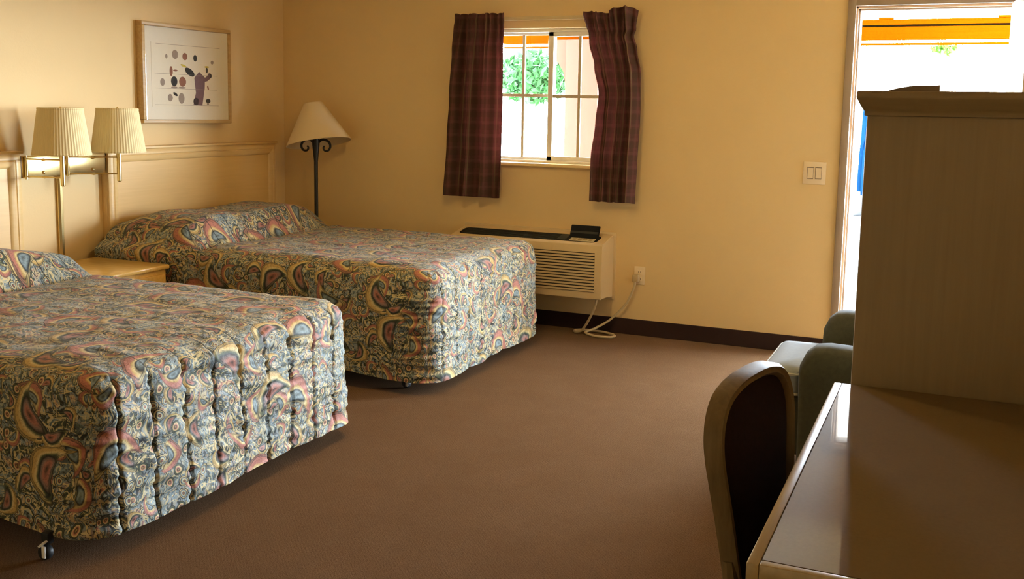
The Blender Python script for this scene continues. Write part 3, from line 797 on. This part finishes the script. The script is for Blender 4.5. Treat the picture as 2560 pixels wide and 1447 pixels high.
# ------------------------------------------------------------------ desk
DXL, DXR, DYN, DYF, DZT = -.262, .445, 1.500, 2.655, .745
dk = empty('desk', ((DXL+DXR)/2, (DYN+DYF)/2, 0), label='brown laminate desk with light oak edge in the right foreground', cat='desk')
ox, oy = dk.location.x, dk.location.y
def dbox(bm, x0, x1, y0, y1, z0, z1, bev=0): box(bm, x0-ox, x1-ox, y0-oy, y1-oy, z0, z1, bev)
bm = bmesh.new(); dbox(bm, DXL+.021, DXR, DYN+.021, DYF, DZT-.03, DZT); link('desktop', bm, DESKTOP, dk)
bm = bmesh.new(); dbox(bm, DXL, DXL+.0195, DYN, DYF, DZT-.042, DZT+.0005, .003); dbox(bm, DXL+.0195, DXR, DYN, DYN+.0195, DZT-.042, DZT+.0005, .003); link('edge_band', bm, DESKEDGE, dk, True)
bm = bmesh.new(); dbox(bm, DXL+.03, DXR, DYN+.015, DYN+.04, .03, DZT-.042, .003); link('side_panel', bm, CHAIRW, dk, True)
bm = bmesh.new(); dbox(bm, DXL+.03, DXR, DYF-.035, DYF-.01, .03, DZT-.042, .003); link('side_panel', bm, CHAIRW, dk, True)
bm = bmesh.new(); dbox(bm, DXR-.03, DXR-.01, DYN+.04, DYF-.035, .25, DZT-.042); link('back_panel', bm, CHAIRW, dk)
bm = bmesh.new(); dbox(bm, DXL+.03, DXL+.05, DYN+.06, DYF-.06, DZT-.13, DZT-.046, .003); dr = link('drawer', bm, CHAIRW, dk, True)
for yy in (-.3, .3):
    bm = bmesh.new(); tube(bm, [(DXL+.03-ox, yy, .655), (DXL+.012-ox, yy, .655)], [.006, .010], 10); link('knob', bm, BRASS, dr, True)

# ------------------------------------------------------------------ desk chair
ch = empty('desk_chair', (-.246, 2.13, -.0), math.radians(-10.5), label='oak desk chair with rounded dark upholstered back tucked under the desk', cat='chair')
# local frame: +X towards the desk, Y across, back plane leaning to -X with height
def back_pt(w, z, dx=0): return Vector((-.100-(z-.46)*.11+dx, w, z))
# outline half-widths by height (balloon back)
OUT = [(.44, .165), (.50, .172), (.60, .190), (.68, .208), (.74, .220), (.785, .219), (.825, .203), (.856, .170), (.872, .125), (.881, .065), (.883, 0)]
def arch(inset):
    pts = []
    for z, w in OUT:
        k = 1-inset/.225
        zc = .62
        pts.append((w*k if z > .46 else w-inset, zc+(z-zc)*(1-inset/.30) if z > zc else z))
    L_ = [(-w, z) for w, z in pts]; Rr = [(w, z) for w, z in pts[:-1]][::-1]
    P = L_+Rr
    sm = bezier([(w, z, 0) for w, z in P], 4)
    return [(v.x, v.y) for v in sm]
OA, IA = arch(0), arch(.030)
bm = bmesh.new(); rings = []
for (w0, z0), (w1, z1) in zip(OA, IA):
    mw, mz_ = (w0*.5+w1*.5), (z0*.5+z1*.5)
    q = [back_pt(w0, z0, -.016), back_pt(w0, z0, .010), back_pt((w0+mw)/2, (z0+mz_)/2, .020), back_pt(mw, mz_, .016), back_pt((w1+mw)/2, (z1+mz_)/2, .019), back_pt(w1, z1, .010), back_pt(w1, z1, -.016)]
    rings.append([bm.verts.new(p) for p in q])
for A_, B_ in zip(rings, rings[1:]):
    n = len(A_)
    for k in range(n): bm.faces.new((A_[k], A_[(k+1) % n], B_[(k+1) % n], B_[k]))
bm.faces.new(rings[0]); bm.faces.new(rings[-1][::-1])
bf = link('back_frame', bm, CHAIRW, ch, True, auto=50)
bm = bmesh.new()
P2 = arch(.026)
def padsheet(dx, puff):
    rows = []
    for s in (1., .97, .9, .75, .5, .25):
        rows.append([bm.verts.new(back_pt(w*s, .66+(z-.66)*s, dx+puff*(1-s**4))) for w, z in P2])
    c = bm.verts.new(back_pt(0, .66, dx+puff))
    for A_, B_ in zip(rows, rows[1:]):
        for k in range(len(A_)-1): bm.faces.new((A_[k], A_[k+1], B_[k+1], B_[k]))
        bm.faces.new((A_[-1], A_[0], B_[0], B_[-1]))
    for k in range(len(P2)): bm.faces.new((rows[-1][k], rows[-1][(k+1) % len(P2)], c))
    return rows[0]
fa = padsheet(.006, .016); fb = padsheet(-.010, -.010)
for k in range(len(P2)): bm.faces.new((fa[k], fa[(k+1) % len(P2)], fb[(k+1) % len(P2)], fb[k]))
link('back_pad', bm, CHAIRPAD, ch, True, auto=60)
bm = bmesh.new(); box(bm, -.11, .36, -.225, .225, .415, .475, .025, 4); link('seat_cushion', bm, CHAIRPAD, ch, True)
bm = bmesh.new(); box(bm, -.10, .34, -.215, .215, .365, .42, .006); link('seat_rail', bm, CHAIRW, ch, True)
for (x, y, dx) in ((-.085, -.19, -.05), (-.085, .19, -.05), (.315, -.19, .01), (.315, .19, .01)):
    bm = bmesh.new(); tube(bm, [(x+dx, y, 0), (x, y, .22), (x, y, .40)], [.015, .019, .022], 8); link('leg', bm, CHAIRW, ch, True)
    if dx < 0:
        pass
bm = bmesh.new()
bm.free()
for s in (-1, 1):
    bm = bmesh.new(); tube(bm, [(-.088, s*.178, .40), back_pt(s*.165, .46), back_pt(s*.168, .52)], [.020, .019, .014], 8); link('back_post', bm, CHAIRW, ch, True)

# ------------------------------------------------------------------ armoire
arw = empty('armoire', (.112, 2.665, 0), label='tall brown armoire with moulded crown beyond the desk', cat='armoire')
def abox(bm, x0, x1, y0, y1, z0, z1, bev=0): box(bm, x0-.112, x1-.112, y0-2.665, y1-2.665, z0, z1, bev)
AX0, AX1, AY0, AY1 = -.222, .445, 2.665, 3.45
bm = bmesh.new(); abox(bm, AX0, AX1, AY0, AY1, .05, 1.432, .003); abox(bm, AX0+.03, AX1-.02, AY0+.02, AY1-.02, 0, .06); link('carcass', bm, ARMW, arw, True)
bm = bmesh.new()
# crown runs round front and sides: stepped cove
prof = [(0, 1.428), (.006, 1.430), (.006, 1.440), (.011, 1.446), (.017, 1.456), (.024, 1.470), (.026, 1.474), (.026, 1.486), (.022, 1.490)]
for k in range(len(prof)-1):
    pass
rings = []
for o_, z in prof:
    rings.append([bm.verts.new((x-.112, y-2.665, z)) for x, y in ((AX0-o_, AY0-o_), (AX1, AY0-o_), (AX1, AY1+o_), (AX0-o_, AY1+o_))])
for A_, B_ in zip(rings, rings[1:]):
    for k in range(4): bm.faces.new((A_[k], A_[(k+1) % 4], B_[(k+1) % 4], B_[k]))
bm.faces.new(rings[-1]); bm.faces.new(rings[0][::-1])
link('crown_moulding', bm, ARMC, arw, True, auto=50)
for (y0, y1, hy) in ((AY0+.02, (AY0+AY1)/2-.004, (AY0+AY1)/2-.04), ((AY0+AY1)/2+.004, AY1-.02, (AY0+AY1)/2+.04)):
    bm = bmesh.new(); abox(bm, AX0-.002, AX0+.002, y0, y1, .62, 1.40, .001); d = link('door', bm, ARMC, arw)
    bm = bmesh.new(); tube(bm, [(AX0-.112, hy-2.665, 1.0), (AX0-.014-.112, hy-2.665, 1.0)], [.004, .008], 10); link('knob', bm, BRASS, d, True)
bm = bmesh.new(); abox(bm, AX0-.002, AX0+.002, AY0+.02, AY1-.02, .10, .58, .001); d = link('drawer', bm, ARMC, arw)
bm = bmesh.new(); tube(bm, [(AX0-.112, .4, .35), (AX0-.014-.112, .4, .35)], [.004, .008], 10); link('knob', bm, BRASS, d, True)

bk = empty('booklet', (-.110, 2.735, 1.490), math.radians(2), label='thin brown booklet lying on top of the armoire', cat='booklet')
bm = bmesh.new(); prism(bm, [(-.068, 0), (-.052, 0), (.048, 0), (.048, .015), (-.010, .014), (-.04, .009), (-.068, .002)], 1, -.075, .075); link('cover', bm, LEAFLET, bk)

# ------------------------------------------------------------------ armchair
ac2 = empty('armchair', (-.18, 4.175, 0), label='sage green armchair with pale blue seat cushion by the doorway', cat='armchair')
def cb(x0, x1, y0, y1, z0, z1, bev, seg=4):
    bm = bmesh.new(); box(bm, x0+.18, x1+.18, y0-4.175, y1-4.175, z0, z1, bev, seg); return bm
link('seat_base', cb(-.635, .26, 3.93, 4.445, .10, .335, .02), ARMFAB, ac2, True)
def arm_mesh(y0, y1):
    bm = bmesh.new(); yc = (y0+y1)/2-4.175; hw = (y1-y0)/2
    # side profile in XZ with rounded front top, cross-section rounded over the top
    prof = [(-.495, .09), (-.497, .30), (-.503, .44), (-.500, .500), (-.480, .545), (-.447, .573), (-.40, .580), (-.20, .574), (.20, .57), (.27, .57), (.27, .09)]
    zt = .30
    nY = 12; rows = []
    for k in range(nY+1):
        s = -1+2*k/nY; c = math.sqrt(max(0, 1-abs(s)**3.5))
        row = []
        for x, z in prof:
            f = max(0., (z-.42)/.16) if z > .42 else 0
            zz = z-.075*(1-c)*min(1, f*1.2); xx = x+.03*(1-c)*(1 if x < -.4 else 0)
            row.append(bm.verts.new((xx+.18, yc+hw*s, zz)))
        rows.append(row)
    for A_, B_ in zip(rows, rows[1:]):
        for k in range(len(prof)-1): bm.faces.new((A_[k], A_[k+1], B_[k+1], B_[k]))
        bm.faces.new((A_[-1], A_[0], B_[0], B_[-1]))
    bm.faces.new(rows[0]); bm.faces.new(rows[-1][::-1])
    o = link('arm', bm, ARMFAB, ac2, True, auto=65)
    return o
arm_mesh(3.735, 3.925); arm_mesh(4.445, 4.635)
# loose T-shaped cushion
bm = bmesh.new()
poly = [(-.665, 3.925), (-.665, 4.455), (-.525, 4.46), (-.515, 4.44), (.08, 4.44), (.08, 3.93), (-.515, 3.93), (-.525, 3.91)]
n = 10
def roundpoly(P, r, k=5):
    out = []
    m = len(P)
    for i in range(m):
        a, b, c = Vector(P[i-1]), Vector(P[i]), Vector(P[(i+1) % m])
        d1, d2 = (a-b), (c-b); rr_ = min(r, d1.length*.45, d2.length*.45)
        p, q = b+d1.normalized()*rr_, b+d2.normalized()*rr_
        for j in range(k+1): t = j/k; out.append(tuple((1-t)**2*p+2*t*(1-t)*b+t*t*q))
    return out
RP = roundpoly(poly, .035)
cx_ = sum(p[0] for p in RP)/len(RP); cyy_ = sum(p[1] for p in RP)/len(RP)
rings = []
for s, z in ((.90, .338), (.985, .345), (1.0, .365), (1.0, .415), (.99, .432), (.95, .442), (.80, .452), (.5, .462), (.2, .466)):
    rings.append([bm.verts.new((cx_+(x-cx_)*s+.18, cyy_+(y-cyy_)*s-4.175, z)) for x, y in RP])
for A_, B_ in zip(rings, rings[1:]):
    for k in range(len(RP)): bm.faces.new((A_[k], A_[(k+1) % len(RP)], B_[(k+1) % len(RP)], B_[k]))
bm.faces.new(rings[-1]); bm.faces.new(rings[0][::-1])
cu = link('seat_cushion', bm, CUSHF, ac2, True, auto=70)
bm = bmesh.new()
for z, s in ((.428, .995), (.350, .993)):
    P_ = [(cx_+(x-cx_)*s+.18, cyy_+(y-cyy_)*s-4.175, z) for x, y in RP]; P_.append(P_[0]); tube(bm, P_, .0055, 6, False)
link('piping', bm, PIPE, cu, True)
bm = cb(.06, .27, 3.80, 4.57, .30, .93, .06, 5)
for v in bm.verts:
    if v.co.z > .45: v.co.x += (v.co.z-.45)*.13
link('backrest', bm, ARMFAB, ac2, True)
bm = cb(-.02, .14, 3.935, 4.435, .44, .88, .05, 5)
for v in bm.verts: v.co.x += (v.co.z-.45)*.13
link('back_cushion', bm, CUSHF, ac2, True)
for (x, y) in ((-.58, 3.985), (-.58, 4.385), (.20, 3.985), (.20, 4.385)):
    bm = bmesh.new(); tube(bm, [(x+.18, y-4.175, 0), (x+.18, y-4.175, .12)], [.016, .026], 10); link('leg', bm, CHAIRW, ac2, True)

# ------------------------------------------------------------------ unseen ceiling fixture, added for warm fill light
cl = empty('added_fill_light', (-1.9, 3.7, ZC), label='unseen round ceiling fixture added as warm fill', cat='fill light')
bm = bmesh.new(); lathe(bm, [(.001, 0), (.19, 0), (.19, -.02), (.18, -.025)], 32); link('base', bm, BRASS, cl, True)
FILL_STR = 46.0
t = NT('fill_diffuser'); e = t.n('Emission'); e.inputs[0].default_value = (1, .67, .24, 1); e.inputs[1].default_value = FILL_STR; t.t.links.new(e.outputs[0], t.out.inputs[0])
bm = bmesh.new(); lathe(bm, [(.175, -.022), (.17, -.06), (.13, -.10), (.07, -.12), (.001, -.125)], 32); link('diffuser', bm, t.m, cl, True)

# ------------------------------------------------------------------ outdoors
SKY = 188.
w = bpy.data.worlds.new('world'); SC.world = w; w.use_nodes = True
nt = w.node_tree; bg = nt.nodes['Background']
tc = nt.nodes.new('ShaderNodeTexCoord'); sx = nt.nodes.new('ShaderNodeSeparateXYZ'); nt.links.new(tc.outputs['Generated'], sx.inputs[0])
cr = nt.nodes.new('ShaderNodeValToRGB'); nt.links.new(sx.outputs[2], cr.inputs[0])
cr.color_ramp.elements[0].position = .07; cr.color_ramp.elements[0].color = (.80, .91, 1., 1)   # hazy sunlit horizon
cr.color_ramp.elements[1].position = .20; cr.color_ramp.elements[1].color = (.26, .33, .42, 1)
nt.links.new(cr.outputs[0], bg.inputs[0]); bg.inputs[1].default_value = SKY

GROUND = plain('pale_concrete', (.78, .74, .68), .9, var=.1, scale=3)
bm = bmesh.new(); box(bm, -30, 20, D+TH, 45, -.12, -.02); structure('ground', bm, GROUND)
BEAM = wood('orange_stained_beam', (.042, .0075, .00005), (.050, .0090, .0001), 0, .9, .0)
BEAMD = plain('beam_groove', (.0022, .0012, .0003), .9, spec=0)
POST = plain('peach_post_paint', (.050, .0265, .0225), .9, spec=0)
LEAF = plain('leaf_green', (.007, .030, .005), .8, spec=.1, var=.5, scale=3)
LEAF2 = plain('leaf_lime', (.018, .045, .001), .8, spec=.1, var=.4, scale=3)
TRUNK = plain('bark', (.05, .035, .02), .9)
BY = 7.9
pb = empty('porch_beam', (-1.5, BY, 2.03), math.radians(0), label='orange stained porch beam outside the doorway and window', cat='beam')
bm = bmesh.new(); box(bm, -2.12, 2.6, 0, .09, -.062, .028); 
lower = link('lower_plank', bm, BEAM, pb)
bm = bmesh.new(); box(bm, -2.12, 2.6, .0, .09, .044, .082); 
for x in (.93, 1.72): box(bm, x-.05, x+.05, .0, .09, .08, .098)
link('upper_plank', bm, BEAM, pb)
bm = bmesh.new(); box(bm, -2.12, 2.6, .01, .08, .027, .045); link('groove', bm, BEAMD, pb)
bm = bmesh.new(); box(bm, -2.12, 2.6, .02, .05, -.102, -.086); link('lower_batten', bm, BEAM, pb)
pp = empty('porch_post', (-2.815, 7.75, -.02), label='peach painted porch post seen through the right window half', cat='post')
bm = bmesh.new(); box(bm, -.14, .14, -.10, .10, 0, 2.0, .01); link('shaft', bm, POST, pp, True)
bm = bmesh.new(); prism(bm, [(-.14, 1.62), (-.16, 1.74), (-.21, 1.82), (-.30, 1.88), (-.30, 2.0), (-.14, 2.0)], 1, -.08, .08); link('bracket', bm, POST, pp)

def foliage(name, label, c, rad, nleaf, size, mat, cat, trunk=True, seed=1):
    rnd = random.Random(seed)
    r = empty(name, (c[0], c[1], -.02), label=label, cat=cat)
    bm = bmesh.new()
    for i in range(nleaf):
        while True:
            p = Vector((rnd.uniform(-1, 1), rnd.uniform(-1, 1), rnd.uniform(-1, 1)))
            if p.length < 1: break
        p = p*(.55+.45*p.length)
        p = Vector((p.x*rad[0], p.y*rad[1], p.z*rad[2]+c[2]))
        a = Vector((rnd.gauss(0, 1), rnd.gauss(0, 1), rnd.gauss(0, 1))).normalized(); b = a.cross(Vector((rnd.gauss(0, 1), rnd.gauss(0, 1), rnd.gauss(0, 1)))).normalized()
        s = size*rnd.uniform(.6, 1.3); n_ = a.cross(b)*s*.15
        q = [p-a*s, p+b*s*.4+n_, p+a*s, p-b*s*.4+n_]
        bm.faces.new([bm.verts.new(v) for v in q])
    link('leaves', bm, mat, r)
    if trunk:
        bm = bmesh.new(); tube(bm, [(0, 0, 0), (.03, 0, c[2]*.5), (0, .02, c[2])], [.07, .05, .03], 8); link('trunk', bm, TRUNK, r, True)
SOFFIT = plain('soffit_paint', (.80, .74, .64), .9, spec=0)
bm = bmesh.new(); box(bm, -6.5, 2.6, D+TH, BY+.35, 2.26, 2.34); tag(link('roof', bm, SOFFIT), kind='structure')
foliage('leafy_tree', 'bright green leafy tree seen through the left window half', (-5.05, 12.0, 1.84), (.50, .5, .34), 900, .075, LEAF, 'tree', seed=3)
foliage('hanging_branch', 'lime green leaf spray glimpsed below the porch beam through the doorway', (-.26, 12.0, 2.16), (.14, .1, .06), 60, .05, LEAF2, 'branch', seed=8)

# parked blue car glimpsed between door frame and armoire
CARB = plain('blue_car_paint', (.0012, .0060, .0150), .4, spec=.0)
car = empty('parked_car', (-.57, 16.5, -.02), math.radians(4), label='parked blue car glimpsed in the gap left of the armoire', cat='car')
bm = bmesh.new()
body = [(-2.1, .35), (-2.15, .66), (-2.05, .94), (-1.1, 1.04), (-.72, 1.57), (1.45, 1.60), (1.95, 1.02), (2.08, .96), (2.12, .60), (2.08, .35)]
prism(bm, [(x, z) for x, z in body], 0, -.85, .85); bmesh.ops.bevel(bm, geom=bm.edges[:], offset=.05, segments=2, affect='EDGES'); link('body', bm, CARB, car, True)
bm = bmesh.new(); prism(bm, [(-1.02, 1.06), (-.66, 1.48), (1.38, 1.50), (1.80, 1.06)], 0, -.86, .86); link('side_window', bm, DARKM, car)
for x in (-.80, .80):
    for y in (-1.35, 1.35):
        bm = bmesh.new(); tube(bm, [(x-.1, y, .33), (x+.1, y, .33)], .33, 24); link('wheel', bm, DARKM, car, True)

# sky portals in the openings (guide light sampling only)
def portal(name, x0, x1, z0, z1, y):
    l = bpy.data.lights.new(name, 'AREA'); l.shape = 'RECTANGLE'; l.size = x1-x0; l.size_y = z1-z0
    l.cycles.is_portal = True
    o = bpy.data.objects.new(name, l); COL.objects.link(o); o.location = ((x0+x1)/2, y, (z0+z1)/2); o.rotation_euler = (-PI/2, 0, 0)
portal('door_portal', DX0, DX1, 0, DZ, D+.13)
portal('window_portal', WX0, WX1, WZ0, WZ1, D+.135)

# ------------------------------------------------------------------ render look
SC.view_settings.view_transform = 'Standard'; SC.view_settings.look = 'None'
SC.view_settings.exposure = .38; SC.view_settings.gamma = 1.; SC.view_settings.use_curve_mapping = False
cyc = SC.cycles
cyc.use_denoising = True
try: cyc.denoiser = 'OPENIMAGEDENOISE'
except Exception: pass
cyc.max_bounces = 9; cyc.diffuse_bounces = 6; cyc.glossy_bounces = 4; cyc.transparent_max_bounces = 12
cyc.caustics_reflective = False; cyc.caustics_refractive = False
cyc.sample_clamp_indirect = 6.
